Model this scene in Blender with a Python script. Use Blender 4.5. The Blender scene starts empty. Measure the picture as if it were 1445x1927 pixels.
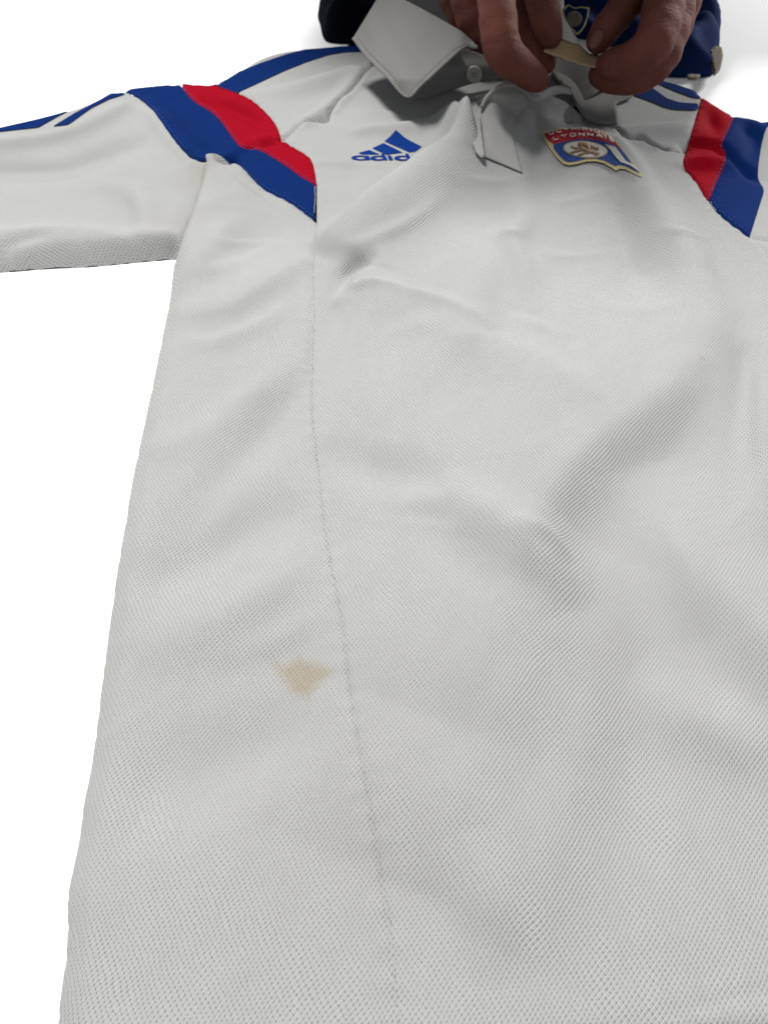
import bpy, math, random
import numpy as np
from mathutils import Vector, Matrix
from mathutils.geometry import delaunay_2d_cdt

random.seed(7); rng = np.random.default_rng(11)
scene = bpy.context.scene
C = scene.collection

# ------------------------------------------------------------------ camera
IW, IH = 1445.0, 1927.0
FPX = 26.0 / 36.0 * IH
CAM_H = 0.33
PITCH = math.atan2(1888.0, FPX)           # degrees below the horizon
cam_data = bpy.data.cameras.new('camera')
cam_data.sensor_fit = 'VERTICAL'; cam_data.sensor_height = 36.0; cam_data.lens = 26.0
cam_data.clip_start = 0.01; cam_data.clip_end = 100.0
cam = bpy.data.objects.new('camera', cam_data); C.objects.link(cam)
cam.location = (0, 0, CAM_H); cam.rotation_euler = (math.pi / 2 - PITCH, 0, 0)
scene.camera = cam
cam_data.dof.use_dof = True; cam_data.dof.focus_distance = 0.36; cam_data.dof.aperture_fstop = 18.0

# ------------------------------------------------------------------ light
world = bpy.data.worlds.new('World'); scene.world = world; world.use_nodes = True
bg = world.node_tree.nodes['Background']
bg.inputs['Color'].default_value = (0.93, 0.97, 1.0, 1); bg.inputs['Strength'].default_value = 0.36
def area(name, loc, target, size, power, col):
    l = bpy.data.lights.new(name, 'AREA'); l.shape = 'DISK'; l.size = size; l.energy = power; l.color = col
    o = bpy.data.objects.new(name, l); C.objects.link(o); o.location = loc
    o.rotation_euler = (Vector(target) - Vector(loc)).to_track_quat('-Z', 'Y').to_euler()
    return o
area('window_light', (-0.70, 1.15, 2.7), (0.1, 0.30, 0), 0.66, 154.0, (1.0, 0.985, 0.96))
area('floor_fill', (1.55, 1.75, 0.8), (0.50, 0.95, 0), 0.4, 34.0, (1.0, 0.99, 0.97))  # added fill lamp, whitens the floor at the far right
scene.view_settings.view_transform = 'Standard'; scene.view_settings.look = 'None'
scene.view_settings.exposure = 0.0; scene.view_settings.gamma = 1.0
scene.view_settings.use_curve_mapping = False
scene.cycles.max_bounces = 6

# ------------------------------------------------------------------ pixel helpers
SP, CP = math.sin(PITCH), math.cos(PITCH)
def W(px, py, Z):
    """point seen at photo pixel px,py at depth Z along the optical axis"""
    px = np.asarray(px, float); py = np.asarray(py, float); Z = np.asarray(Z, float)
    a = (px - IW / 2) / FPX; v = (IH / 2 - py) / FPX
    return np.stack([a * Z, (CP + v * SP) * Z, CAM_H + (-SP + v * CP) * Z], -1)
def drop(py): return SP - (IH / 2 - np.asarray(py, float)) / FPX * CP
def G(px, py, z=0.0):
    """point seen at a pixel at height z"""
    return W(px, py, (CAM_H - z) / drop(py))
def wz(px, py, z): return (CAM_H - z) / float(drop(py))     # depth for a wished height
def arr(l): return np.array(l, float)
def resample(p, step, closed=False):
    p = arr(p)
    if closed: p = np.vstack([p, p[:1]])
    d = np.r_[0, np.cumsum(np.hypot(*np.diff(p[:, :2], axis=0).T))]
    n = max(2, int(round(d[-1] / step)) + 1)
    t = np.linspace(0, d[-1], n)
    q = np.stack([np.interp(t, d, p[:, k]) for k in range(p.shape[1])], -1)
    return q[:-1] if closed else q
def smooth(p, it=4):
    """Catmull-Rom through the points"""
    p = arr(p)
    if len(p) < 3: return p
    q = np.vstack([2 * p[0] - p[1], p, 2 * p[-1] - p[-2]]); out = []
    for i in range(1, len(q) - 2):
        a, b, c, d = q[i - 1:i + 3]
        for t in np.arange(it) / it:
            out.append(.5 * (2 * b + (c - a) * t + (2 * a - 5 * b + 4 * c - d) * t * t + (3 * b - a - 3 * c + d) * t ** 3))
    out.append(p[-1]); return arr(out)
def near_dist(P, line, reach):
    """distance to a closed outline, exact only within reach"""
    L = np.vstack([line, line[:1]]); best = np.full(len(P), reach); o = np.argsort(P[:, 1], kind='stable'); ys = P[o, 1]
    for a, b in zip(L[:-1], L[1:]):
        i0, i1 = np.searchsorted(ys, [min(a[1], b[1]) - reach, max(a[1], b[1]) + reach])
        k = o[i0:i1]; x = P[k, 0]; k = k[(x > min(a[0], b[0]) - reach) & (x < max(a[0], b[0]) + reach)]
        if not len(k): continue
        ab = b - a; Q = P[k]; t = np.clip(((Q - a) @ ab) / (ab @ ab + 1e-15), 0, 1); e = Q - a - t[:, None] * ab
        best[k] = np.minimum(best[k], np.hypot(e[:, 0], e[:, 1]))
    return best
def seg_dist(P, line, closed=False):
    """distance, side sign and arc fraction from points P (n,2) to a polyline"""
    L = arr(line)[:, :2]
    if closed: L = np.vstack([L, L[:1]])
    best = np.full(len(P), 1e9); sgn = np.zeros(len(P)); par = np.zeros(len(P)); near = np.zeros((len(P), 2))
    cum = np.r_[0, np.cumsum(np.hypot(*np.diff(L, axis=0).T))]; tot = cum[-1] + 1e-12
    for i in range(len(L) - 1):
        a, b = L[i], L[i + 1]; ab = b - a; l2 = ab @ ab + 1e-15
        t = np.clip(((P - a) @ ab) / l2, 0, 1); q = a + t[:, None] * ab; e = P - q
        d = np.hypot(e[:, 0], e[:, 1]); m = d < best
        best[m] = d[m]; near[m] = q[m]
        sgn[m] = np.sign(ab[0] * e[m, 1] - ab[1] * e[m, 0]); par[m] = (cum[i] + t[m] * math.sqrt(l2)) / tot
    return best, sgn, par, near
def inside(P, poly):
    poly = arr(poly)[:, :2]; r = np.zeros(len(P), bool); x, y = P[:, 0], P[:, 1]
    j = len(poly) - 1
    for i in range(len(poly)):
        xi, yi = poly[i]; xj, yj = poly[j]
        if yi != yj:
            c = ((yi > y) != (yj > y)) & (x < (xj - xi) * (y - yi) / (yj - yi) + xi); r ^= c
        j = i
    return r

# ------------------------------------------------------------------ outlines measured on the photograph (pixels)
LEFT_EDGE = [(333, 499), (325, 545), (313, 600), (303, 650), (292, 705), (272, 800), (251, 900), (234, 1000), (219, 1090), (207, 1180), (191, 1300),
             (179, 1400), (170, 1458), (158, 1516), (150, 1580), (137, 1641), (128, 1691), (128, 1749), (124, 1807), (116, 1865), (110, 1923), (104, 2040)]
ARMPIT = [(390, 308), (384, 335), (378, 357), (360, 409), (343, 456), (333, 499)]
SEAM = [(596, 417), (590, 450), (586, 500), (588, 560), (586, 640), (584, 700), (584, 780), (591, 850), (600, 930), (608, 1000), (619, 1060), (632, 1130),
        (645, 1210), (653, 1290), (668, 1380), (685, 1480), (702, 1570), (718, 1680), (735, 1800), (742, 1927), (750, 2035)]
SEAM_R = [(1410, 445), (1445, 480), (1500, 570), (1600, 800), (1760, 1200), (1950, 1600), (2150, 2000)]
B_LOW1 = [(221, 166), (240, 173), (257, 181), (275, 194), (292, 211), (326, 259), (348, 285), (365, 298), (386, 300), (408, 298), (433, 314)]
B_LOW2 = [(433, 314), (455, 319), (493, 353), (545, 379), (596, 417)]
B_MID = [(328, 149), (343, 164), (365, 190), (399, 211), (420, 233), (438, 259), (455, 277), (480, 281), (493, 284), (536, 310), (566, 332), (596, 349)]
B_UP = [(328, 149), (343, 145), (369, 148), (412, 162), (463, 181), (493, 203), (519, 233), (530, 262)]
B_UP2 = [(530, 262), (548, 274), (566, 284), (584, 297), (592, 320), (596, 349)]
B_TOP = [(221, 166), (240, 158), (275, 154), (328, 149)]
YOKE = [(530, 262), (545, 250), (558, 237), (575, 224), (600, 226), (618, 226), (622, 210), (630, 195), (645, 177), (660, 167), (682, 140), (700, 120)]
SHOULDER = [(369, 148), (400, 150), (441, 127), (470, 109), (500, 97), (541, 88), (590, 84), (640, 80)]
SLEEVE_TOP = [(-260, 300), (-150, 272), (0, 237), (86, 217), (150, 198), (190, 180), (221, 166)]
SLEEVE_BOT = [(333, 486), (257, 493), (172, 501), (86, 505), (0, 512), (-110, 520), (-250, 512)]
R_UPL = [(1322, 175), (1318, 190), (1308, 224), (1297, 262), (1291, 285)]
R_UPL2 = [(1291, 285), (1286, 299), (1288, 316), (1302, 332), (1315, 348), (1323, 364), (1334, 376)]
R_MID = [(1383, 210), (1377, 228), (1369, 246), (1358, 272), (1366, 293), (1359, 318), (1346, 345), (1334, 376)]
R_LOW = [(1334, 376), (1345, 392), (1367, 413), (1394, 433), (1410, 445)]
R_RIGHT = [(1447, 227), (1436, 256), (1429, 290), (1425, 335), (1436, 357), (1431, 378), (1420, 413), (1410, 445)]
R_TOP = [(1322, 175), (1330, 178), (1346, 188), (1383, 210)]
R_TOP2 = [(1383, 210), (1412, 214), (1436, 221), (1447, 227)]
YOKE_R = [(1101, 224), (1121, 233), (1155, 237), (1168, 247), (1178, 257), (1208, 259), (1228, 271), (1255, 281), (1291, 285)]
SHOULDER_R = [(1150, 130), (1240, 150), (1270, 158), (1299, 168), (1322, 175)]
def sil(l, z): return [tuple(G(x, y, z)[:2]) for x, y in l]
SIL = (sil(smooth(LEFT_EDGE), 0.001) + sil([(800, 2035), (1500, 1990), (2890, 1985), (2300, 1250), (1720, 545), (2100, 560), (2160, 330), (1700, 240), (1460, 226)], 0)
       + sil(smooth(R_TOP2[::-1]) , 0.010) + sil(smooth(R_TOP[::-1]), 0.010) + sil(smooth([(x, y - 5) for x, y in SHOULDER_R[::-1]]), 0.009)
       + sil([(1060, 70), (950, 45), (850, 45), (760, 60), (690, 76)], 0.012) + sil(smooth(SHOULDER[::-1]), 0.011) + sil(smooth(B_UP[2::-1]), 0.012) + sil(B_TOP[::-1], 0.011)
       + sil(smooth(SLEEVE_TOP[::-1]), 0.008) + sil([(-265, 400)], 0) + sil(smooth(SLEEVE_BOT[::-1]), 0.001))
_s = [SIL[0]]
for q in SIL[1:]:
    if math.hypot(q[0] - _s[-1][0], q[1] - _s[-1][1]) > 0.0008: _s.append(q)
SIL = arr(_s)

# ------------------------------------------------------------------ the lie of the cloth: one height over the floor
# every fold: pixels of its crest with the height there (mm), width on the left and on the right of travel (mm)
FOLDS = [
    # ridge from placket down to the seam, hides the end of the maker's logo
    ([(895, 190, 9), (850, 250, 13), (800, 292, 16), (750, 328, 15), (700, 362, 13), (650, 402, 9), (612, 440, 5), (592, 478, 0)], 34, 9),
    ([(716, 487, 0), (690, 498, -3), (668, 508, -4.2), (654, 524, -3.6), (645, 560, 0)], 4.5, 7),
    ([(640, 575, 0), (652, 545, 1.6), (672, 528, 2.4), (705, 524, 2.0), (760, 536, 0)], 4, 6),
    ([(658, 500, 0), (646, 545, -2), (634, 585, -3), (612, 650, -2.5), (560, 745, -2.5), (480, 850, -2.5), (380, 960, -2), (300, 1040, 0)], 12, 14),
    ([(664, 538, 0), (690, 532, 2.5), (720, 532, 3.5), (800, 553, 3), (870, 580, 2), (940, 620, 0)], 7, 26),
    ([(600, 470, 0), (560, 488, 2.4), (500, 525, 3), (430, 568, 2.6), (345, 585, 1)], 11, 24),
    ([(470, 400, 0), (420, 440, 2.5), (370, 500, 2), (340, 560, 0)], 12, 12),
    ([(560, 930, 0), (460, 1010, -3), (350, 1080, -3), (240, 1130, 0)], 14, 18),
    ([(590, 1000, 0), (520, 1090, 2.5), (400, 1170, 2.5), (250, 1250, 0)], 16, 16),
    ([(640, 1330, 0), (500, 1400, -2), (360, 1470, -2), (200, 1560, 0)], 18, 18),
    ([(1345, 520, 0), (1310, 640, 5), (1225, 735, 8), (1110, 815, 9.5), (1030, 900, 10), (985, 985, 9), (940, 1090, 7), (890, 1220, 4), (840, 1360, 0)], 24, 80),
    ([(1100, 1010, 0), (1045, 1100, 4), (980, 1210, 5), (920, 1330, 6), (850, 1480, 5), (780, 1680, 0)], 26, 60),
    ([(820, 900, 0), (900, 950, 2.5), (975, 1000, 4), (1040, 1065, 4), (1085, 1150, 0)], 16, 14),
    ([(760, 920, 0), (850, 1010, -1.6), (930, 1070, -1.6), (1020, 1130, 0)], 14, 20),
    ([(1180, 1060, 0), (1120, 1200, 3), (1080, 1400, 4), (1020, 1600, 3), (960, 1800, 0)], 20, 30),
    ([(1200, 880, 0), (1290, 1000, 4), (1400, 1130, 6), (1520, 1240, 6), (1700, 1400, 0)], 40, 22),
    ([(1403, 640, 0), (1402, 720, -3), (1400, 830, -3), (1420, 960, 0)], 6, 10),
    ([(1470, 600, 0), (1440, 760, 4), (1440, 900, 4), (1480, 1050, 0)], 18, 18),
    ([(990, 320, 0), (985, 400, 3), (965, 440, 4), (985, 500, 3), (1000, 590, 0)], 12, 10),
    ([(920, 400, 0), (905, 480, 3), (880, 590, 4), (800, 700, 2), (700, 800, 0)], 20, 26),
    ([(1130, 330, 0), (1160, 400, -4), (1190, 500, -4), (1200, 620, 0)], 22, 16),
    ([(1200, 330, 0), (1250, 390, 5), (1300, 470, 6), (1330, 560, 3), (1350, 660, 0)], 16, 20),
    ([(820, 640, 0), (930, 640, 3), (1040, 690, 3), (1120, 760, 0)], 10, 30),
    ([(600, 830, 0), (680, 880, -2.5), (760, 900, -2.5), (840, 880, 0)], 16, 16),
    ([(640, 470, 0), (700, 455, 1.0), (780, 420, 1.2), (850, 370, 0)], 5, 5),
    ([(715, 520, 0), (790, 545, 1.4), (850, 566, 1.2), (905, 600, 0)], 3.5, 7),
    ([(1215, 428, 0), (1270, 434, 1.0), (1335, 444, 0)], 3.5, 5),
    ([(940, 430, 0), (958, 436, 1.5), (985, 432, 0)], 4, 5),
    ([(950, 590, 0), (1010, 606, 1.0), (1080, 640, 0)], 4, 7),
    ([(860, 350, 0), (930, 345, 1.2), (1000, 330, 0)], 4, 6),
    ([(350, 520, 0), (420, 505, .7), (500, 470, .8), (570, 430, 0)], 6, 8),
    ([(330, 640, 0), (400, 640, 1.0), (480, 610, 1.2), (570, 560, 0)], 6, 9),
    ([(280, 860, 0), (370, 820, 1.5), (470, 740, 1.8), (560, 660, 0)], 10, 12),
    ([(720, 960, 0), (790, 940, 1.2), (850, 960, 0)], 8, 8),
    ([(1250, 960, 0), (1300, 1080, 1.5), (1320, 1200, 0)], 9, 9),
    ([(960, 975, 0), (1000, 985, 2.2), (1040, 1010, 2.0), (1075, 1060, 0)], 5, 7),
    ([(640, 255, 0), (700, 245, 0.8), (770, 240, 0)], 4, 5),
    ([(650, 210, 0), (720, 212, 1.5), (790, 225, 0)], 5, 7),
    ([(420, 335, 0), (470, 365, 1.2), (540, 400, 0)], 4, 5),
    ([(392, 400, 0), (450, 392, .6), (520, 405, .6), (585, 440, 0)], 3.5, 5),
    ([(370, 455, 0), (430, 462, .6), (500, 455, .6), (575, 465, 0)], 3.5, 5),
    ([(1020, 380, 0), (1090, 372, .8), (1160, 350, 0)], 4, 6),
    ([(1000, 470, 0), (1080, 480, .7), (1170, 470, 0)], 4, 6),
    ([(700, 640, 0), (790, 610, .8), (880, 620, 0)], 9, 12),
    ([(1100, 560, 0), (1190, 580, .8), (1290, 560, 0)], 8, 10),
    ([(610, 1130, 0), (560, 1180, .8), (480, 1220, .8), (390, 1240, 0)], 7, 9),
    ([(880, 1560, 0), (930, 1700, 1.8), (950, 1850, 0)], 12, 14),
    ([(1200, 1250, 0), (1280, 1330, 2.2), (1400, 1390, 2.2), (1500, 1420, 0)], 16, 14),
    # shoulder and band
    ([(429, 320, -6), (455, 300, -7), (482, 283, -7), (510, 272, -6), (540, 268, 0)], 7, 5),
    ([(415, 300, 0), (440, 283, 5), (470, 268, 6), (505, 260, 4), (530, 255, 0)], 8, 6),
    ([(370, 185, 0), (420, 200, -4), (470, 225, -4), (505, 255, 0)], 7, 7),
    ([(250, 185, 0), (300, 215, 4), (345, 265, 5), (390, 300, 3)], 14, 10),
    ([(430, 180, 0), (520, 165, 3), (600, 145, 5), (660, 125, 4)], 10, 14),
    ([(545, 240, 0), (590, 215, 4), (630, 185, 4), (680, 135, 2)], 8, 8),
    ([(600, 232, 0), (700, 238, 3), (780, 235, 3), (840, 215, 0)], 10, 10),
    ([(560, 300, 0), (640, 303, 1.5), (720, 315, 0)], 5, 5),
    # left sleeve
    ([(-200, 330, 0), (0, 330, -5), (120, 325, -5), (220, 290, -4), (300, 260, 0)], 14, 18),
    ([(-200, 275, 3), (0, 262, 4), (120, 245, 4), (230, 195, 3)], 12, 9),
    ([(-200, 440, 4), (0, 436, 4), (150, 430, 4), (300, 436, 3), (345, 440, 1)], 12, 16),
    ([(190, 350, 0), (225, 385, -3), (240, 425, -2), (230, 450, 0)], 9, 12),
    ([(250, 330, 0), (270, 380, 2), (275, 430, 0)], 10, 10),
    ([(0, 480, -2), (60, 450, -2), (110, 440, 0)], 6, 6),
    # collar and placket
    ([(840, 196, 0), (866, 186, 13), (876, 215, 11), (884, 255, 6), (892, 300, 0)], 7, 12),
    ([(893, 186, -3), (899, 225, -3), (905, 270, -2), (912, 300, 0)], 5, 4),
    ([(1000, 200, 0), (1008, 240, -3), (1010, 280, -2), (1010, 350, 0)], 8, 8),
    ([(905, 190, 0), (930, 215, 3), (950, 255, 3), (975, 310, 1.5), (990, 340, 0)], 14, 14),
    ([(1040, 235, 0), (1080, 232, -5), (1130, 242, 0)], 9, 9),
    ([(1010, 262, 0), (1060, 250, 3), (1110, 250, 3), (1170, 270, 3), (1215, 335, 2), (1230, 380, 0)], 9, 16),
    # right shoulder
    ([(1290, 282, -4), (1313, 273, -6), (1345, 277, -5), (1365, 294, -5), (1400, 325, -4), (1436, 352, 0)], 6, 6),
    ([(1290, 300, 2), (1330, 296, 5), (1362, 300, 4), (1390, 335, 0)], 6, 9),
    ([(1328, 200, 0), (1338, 235, -3), (1345, 262, 0)], 6, 8),
    ([(1405, 228, 0), (1412, 255, -5), (1415, 285, -3), (1405, 310, 0)], 8, 8),
    ([(1150, 262, 0), (1210, 240, 3), (1280, 232, 3), (1305, 225, 0)], 8, 10),
]
_F = []
def place_folds(zf):
    _F.clear()
    for pts, wl, wr in FOLDS:
        p = smooth(pts, 5); q = G(p[:, 0], p[:, 1], 0.012 + np.clip(p[:, 2], 0, 9) * 0.0008)
        for _ in range(zf): q = G(p[:, 0], p[:, 1], np.clip(.5 * q[:, 2] + .5 * _Hlast(q[:, :2]), 0, .05))
        cum = np.r_[0, np.cumsum(np.hypot(*np.diff(q[:, :2], axis=0).T))]
        _N.append((q[:, :2], cum / cum[-1], p[:, 2] * 0.001 * FOLD_GAIN, wl * 0.001, wr * 0.001))
    _F.extend(_N); _N.clear()
_N = []; FOLD_GAIN = 1.7
_B = []          # broad swells of the cloth
for i in range(46):
    _B.append((rng.uniform(-.15, .45), rng.uniform(0, .75), rng.uniform(.03, .07), rng.uniform(.018, .04), rng.uniform(0, math.pi), rng.normal(0, .0011)))
for i in range(170):
    _B.append((rng.uniform(-.45, .45), rng.uniform(0, .8), rng.uniform(.014, .045), rng.uniform(.005, .011), rng.normal(.75, .5), rng.normal(0, .00042)))
for i in range(150):
    _B.append((rng.uniform(-.45, .45), rng.uniform(0, .8), rng.uniform(.012, .04), rng.uniform(.0026, .0050), rng.normal(.7, .6), rng.normal(0, .00018)))
SEAMS_XY = []     # seam grooves, filled when the seams are known
_cb = G(940, 150, 0.03)
def H(P, grooves=True):
    P = np.asarray(P, float); h = np.full(len(P), 0.011)
    for x, y, a, b, th, amp in _B:
        dx, dy = P[:, 0] - x, P[:, 1] - y; u = dx * math.cos(th) + dy * math.sin(th); v = -dx * math.sin(th) + dy * math.cos(th)
        h += amp * np.exp(-(u / a) ** 2 - (v / b) ** 2)
    # the neck is lifted by the hands
    h += 0.017 * np.exp(-((P[:, 0] - _cb[0]) / .10) ** 2 - ((P[:, 1] - _cb[1]) / .075) ** 2)
    for line, cum, amp, wl, wr in _F:
        lo, hi = line.min(0) - 3 * max(wl, wr), line.max(0) + 3 * max(wl, wr)
        m = np.all((P > lo) & (P < hi), axis=1)
        if not m.any(): continue
        d, s, t, _ = seg_dist(P[m], line); a = np.interp(t, cum, amp); w = np.where(s > 0, wl, wr)
        h[m] += a * np.exp(-(d / w) ** 2)
    h = np.maximum(h, 0.004)
    if grooves:
        for line, dep, w in SEAMS_XY:
            lo, hi = line.min(0) - .016, line.max(0) + .016
            m = np.all((P > lo) & (P < hi), axis=1)
            if m.any():
                d, _, t, _ = seg_dist(P[m], line); ln = np.hypot(*np.diff(line, axis=0).T).sum(); q = t * ln
                h[m] -= dep * np.exp(-(d / w) ** 2)
                h[m] += (.00016 if dep < .001 else .0004) * np.sin(q * 2 * math.pi / .0105 + 2.2 * np.sin(q * 47)) * np.exp(-(d / .0065) ** 2)      # puckers along the seam
    r = 0.013; d = near_dist(P, SIL, r); ins = inside(P, SIL)
    k = np.clip(d / r, 0, 1); prof = np.sin(k * math.pi / 2)
    return np.where(ins, 0.001 + (h - 0.001) * prof, 0.0)
_P1 = []
def _Hlast(P):
    keep = list(_F); _F[:] = _P1; r = H(P); _F[:] = keep; return r
place_folds(0); _P1[:] = _F; place_folds(3)
GX0, GX1, GY0, GY1, GS = -.62, .95, -.08, 1.02, .002
_gx = np.arange(GX0, GX1, GS); _gy = np.arange(GY0, GY1, GS)
_grid = H(np.stack(np.meshgrid(_gx, _gy, indexing='ij'), -1).reshape(-1, 2)).reshape(len(_gx), len(_gy))
def Hg(P):
    u = np.clip((P[:, 0] - GX0) / GS, 0, len(_gx) - 1.001); v = np.clip((P[:, 1] - GY0) / GS, 0, len(_gy) - 1.001)
    i, j = u.astype(int), v.astype(int); u -= i; v -= j
    return (_grid[i, j] * (1 - u) + _grid[i + 1, j] * u) * (1 - v) + (_grid[i, j + 1] * (1 - u) + _grid[i + 1, j + 1] * u) * v
def cast(px, py, lift=0.0, n=150, zmax=0.075):
    """where the ray of a pixel meets the cloth"""
    px = np.atleast_1d(arr(px)); py = np.atleast_1d(arr(py)); N = len(px)
    zs = np.linspace(zmax, 0, n); D = drop(py)
    Z = (CAM_H - zs[None, :]) / D[:, None]
    Q = W(px[:, None], py[:, None], Z).reshape(-1, 3)
    g = (Q[:, 2] - Hg(Q[:, :2]) - lift).reshape(N, n); Q = Q.reshape(N, n, 3)
    hit = g <= 0; idx = np.where(hit.any(1), hit.argmax(1), n - 1); idx = np.maximum(idx, 1)
    r = np.arange(N); g0, g1 = g[r, idx - 1], g[r, idx]; t = np.clip(g0 / (g0 - g1 + 1e-12), 0, 1)
    return Q[r, idx - 1] * (1 - t[:, None]) + Q[r, idx] * t[:, None]
def castxy(l, step=None, sm=True):
    p = smooth(l, 4) if sm else arr(l)
    if step: p = resample(p, step)
    return cast(p[:, 0], p[:, 1])[:, :2]
_cache = {}
def edge(name, l, step=7):
    if name not in _cache:
        q = castxy(l, step)
        out = ~inside(q, SIL)
        if out.any(): q[out] = seg_dist(q[out], SIL, True)[3]
        _cache[name] = q
    return _cache[name]
def clean(poly, tol=0.0004):
    o = [poly[0]]
    for q in poly[1:]:
        if math.hypot(*(q - o[-1])) > tol: o.append(q)
    if math.hypot(*(o[0] - o[-1])) < tol: o.pop()
    return arr(o)

# ------------------------------------------------------------------ mesh helpers
def fill(outer, holes=(), spacing=0.003, inner=True):
    """triangles inside an outline, with a hex grid of inner points"""
    rings = [arr(outer)] + [arr(h) for h in holes]
    V = []; E = []
    for r in rings:
        b = len(V); V += [tuple(q) for q in r]; E += [(b + i, b + (i + 1) % len(r)) for i in range(len(r))]
    if inner:
        lo, hi = rings[0].min(0), rings[0].max(0); rows = np.arange(lo[1] + spacing * .5, hi[1], spacing * .866)
        g = []
        for i, y in enumerate(rows):
            xs = np.arange(lo[0] + (spacing * .5 if i % 2 else 0), hi[0], spacing)
            g.append(np.stack([xs, np.full_like(xs, y)], -1))
        g = np.vstack(g) if g else np.zeros((0, 2))
        if len(g):
            g = g[inside(g, rings[0])]
            for r in rings:
                if len(g): g = g[near_dist(g, r, spacing) > spacing * .45]
            for r in rings[1:]:
                if len(g): g = g[~inside(g, r)]
            V += [tuple(q) for q in g]
    S = 1000.0
    v, e, f, *_ = delaunay_2d_cdt([Vector((x * S, y * S)) for x, y in V], E, [], 0, 1e-5)
    v = np.array([(q.x, q.y) for q in v]) / S; f = np.array([t for t in f if len(t) == 3], int)
    c = v[f].mean(1); k = inside(c, rings[0])
    for r in rings[1:]: k &= ~inside(c, r)
    f = f[k]
    a, b, cc = v[f[:, 0]], v[f[:, 1]], v[f[:, 2]]
    flip = ((b - a)[:, 0] * (cc - a)[:, 1] - (b - a)[:, 1] * (cc - a)[:, 0]) < 0
    f[flip] = f[flip][:, ::-1]
    used = np.unique(f); re = -np.ones(len(v), int); re[used] = np.arange(len(used))
    return v[used], re[f]
def link(name, me, mat=None, parent=None, label=None, kind=None):
    o = bpy.data.objects.new(name, me); C.objects.link(o)
    if mat: me.materials.append(mat)
    if parent: o.parent = parent
    if label: o['label'] = label
    if kind: o['kind'] = kind
    return o
AX = math.radians(-3.9)
def mesh(name, v, f, mat, parent=None, label=None, kind=None, uv=None, solid=0.0, smooth_sh=True, rot=0.0):
    me = bpy.data.meshes.new(name); me.from_pydata([tuple(map(float, q)) for q in v], [], [tuple(map(int, t)) for t in f]); me.update()
    if smooth_sh: me.shade_smooth()
    if uv is None: uv = np.asarray(v)[:, :2]
    ca, sa = math.cos(AX + rot), math.sin(AX + rot); U = np.stack([uv[:, 0] * ca + uv[:, 1] * -sa, uv[:, 0] * sa + uv[:, 1] * ca], -1)
    lay = me.uv_layers.new(name='UVMap'); li = np.empty(len(me.loops), np.int32); me.loops.foreach_get('vertex_index', li)
    lay.data.foreach_set('uv', U[li].astype(np.float32).ravel())
    o = link(name, me, mat, parent, label, kind)
    if solid:
        m = o.modifiers.new('thickness', 'SOLIDIFY'); m.thickness = solid; m.offset = -1
    return o
def drape(name, poly, mat, parent, lift=0.0, spacing=0.003, holes=(), zfun=None, **kw):
    v, f = fill(clean(poly), [clean(h) for h in holes], spacing)
    z = H(v) + lift
    if zfun is not None: z = zfun(v, z)
    return mesh(name, np.c_[v, z], f, mat, parent, **kw)
def tube(pts, r, n=8, closed=False):
    """vertices and faces of a tube along 3d points"""
    P = arr(pts); V = []; F = []; m = len(P)
    rr = np.full(m, r) if np.isscalar(r) else arr(r)
    for i in range(m):
        a = P[(i - 1) % m if closed else max(i - 1, 0)]; b = P[(i + 1) % m if closed else min(i + 1, m - 1)]
        t = b - a; t /= np.linalg.norm(t) + 1e-12; u = np.cross(t, (0, 0, 1.0))
        if np.linalg.norm(u) < 1e-3: u = np.cross(t, (1.0, 0, 0))
        u /= np.linalg.norm(u); w = np.cross(u, t)
        for k in range(n):
            th = 2 * math.pi * k / n; V.append(P[i] + rr[i] * (math.cos(th) * u + math.sin(th) * w))
    for i in range(m if closed else m - 1):
        for k in range(n):
            j = (i + 1) % m; F.append((i * n + k, i * n + (k + 1) % n, j * n + (k + 1) % n, j * n + k))
    if not closed: F += [tuple(range(n))[::-1], tuple((m - 1) * n + k for k in range(n))]
    return V, F
def stitches(name, lines, mat, parent, length=0.0016, gap=0.0012, r=0.00028, lift=0.0002, label=None, jit=.0001):
    V = []; F = []
    for l in lines:
        q = resample(l, 0.0002); i = 0; sl, sg = int(length / .0002), int(gap / .0002)
        z = H(q)
        while i + sl < len(q):
            jt = np.r_[rng.normal(0, jit, 2), 0]; a = np.r_[q[i], z[i] + lift] + jt; b = np.r_[q[i + sl], z[i + sl] + lift] + np.r_[rng.normal(0, jit, 2), 0]; mid = (a + b) / 2; mid[2] += r * .8
            v, f = tube([a, mid, b], [r * .6, r, r * .6], 5); o = len(V); V += v; F += [tuple(o + k for k in t) for t in f]
            i += sl + int(sg * rng.uniform(.7, 1.5)) + 1
    return mesh(name, V, F, mat, parent, kind='stuff', label=label, smooth_sh=True)

# ------------------------------------------------------------------ materials
def new_mat(name):
    m = bpy.data.materials.new(name); m.use_nodes = True; nt = m.node_tree
    return m, nt, nt.nodes['Principled BSDF']
def N(nt, t, **kw):
    n = nt.nodes.new(t)
    for k, v in kw.items(): setattr(n, k, v)
    return n
def math_n(nt, op, a, b=None, c=None):
    n = N(nt, 'ShaderNodeMath', operation=op)
    for i, x in enumerate((a, b, c)):
        if x is None: continue
        if hasattr(x, 'links') or isinstance(x, bpy.types.NodeSocket): nt.links.new(x, n.inputs[i])
        else: n.inputs[i].default_value = x
    return n.outputs[0]
def mixc(nt, fac, a, b):
    n = N(nt, 'ShaderNodeMix', data_type='RGBA')
    for i, x in ((0, fac), (6, a), (7, b)):
        if isinstance(x, bpy.types.NodeSocket): nt.links.new(x, n.inputs[i])
        elif i == 0: n.inputs[0].default_value = x
        else: n.inputs[i].default_value = (*x, 1)
    return n.outputs[2]
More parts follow.
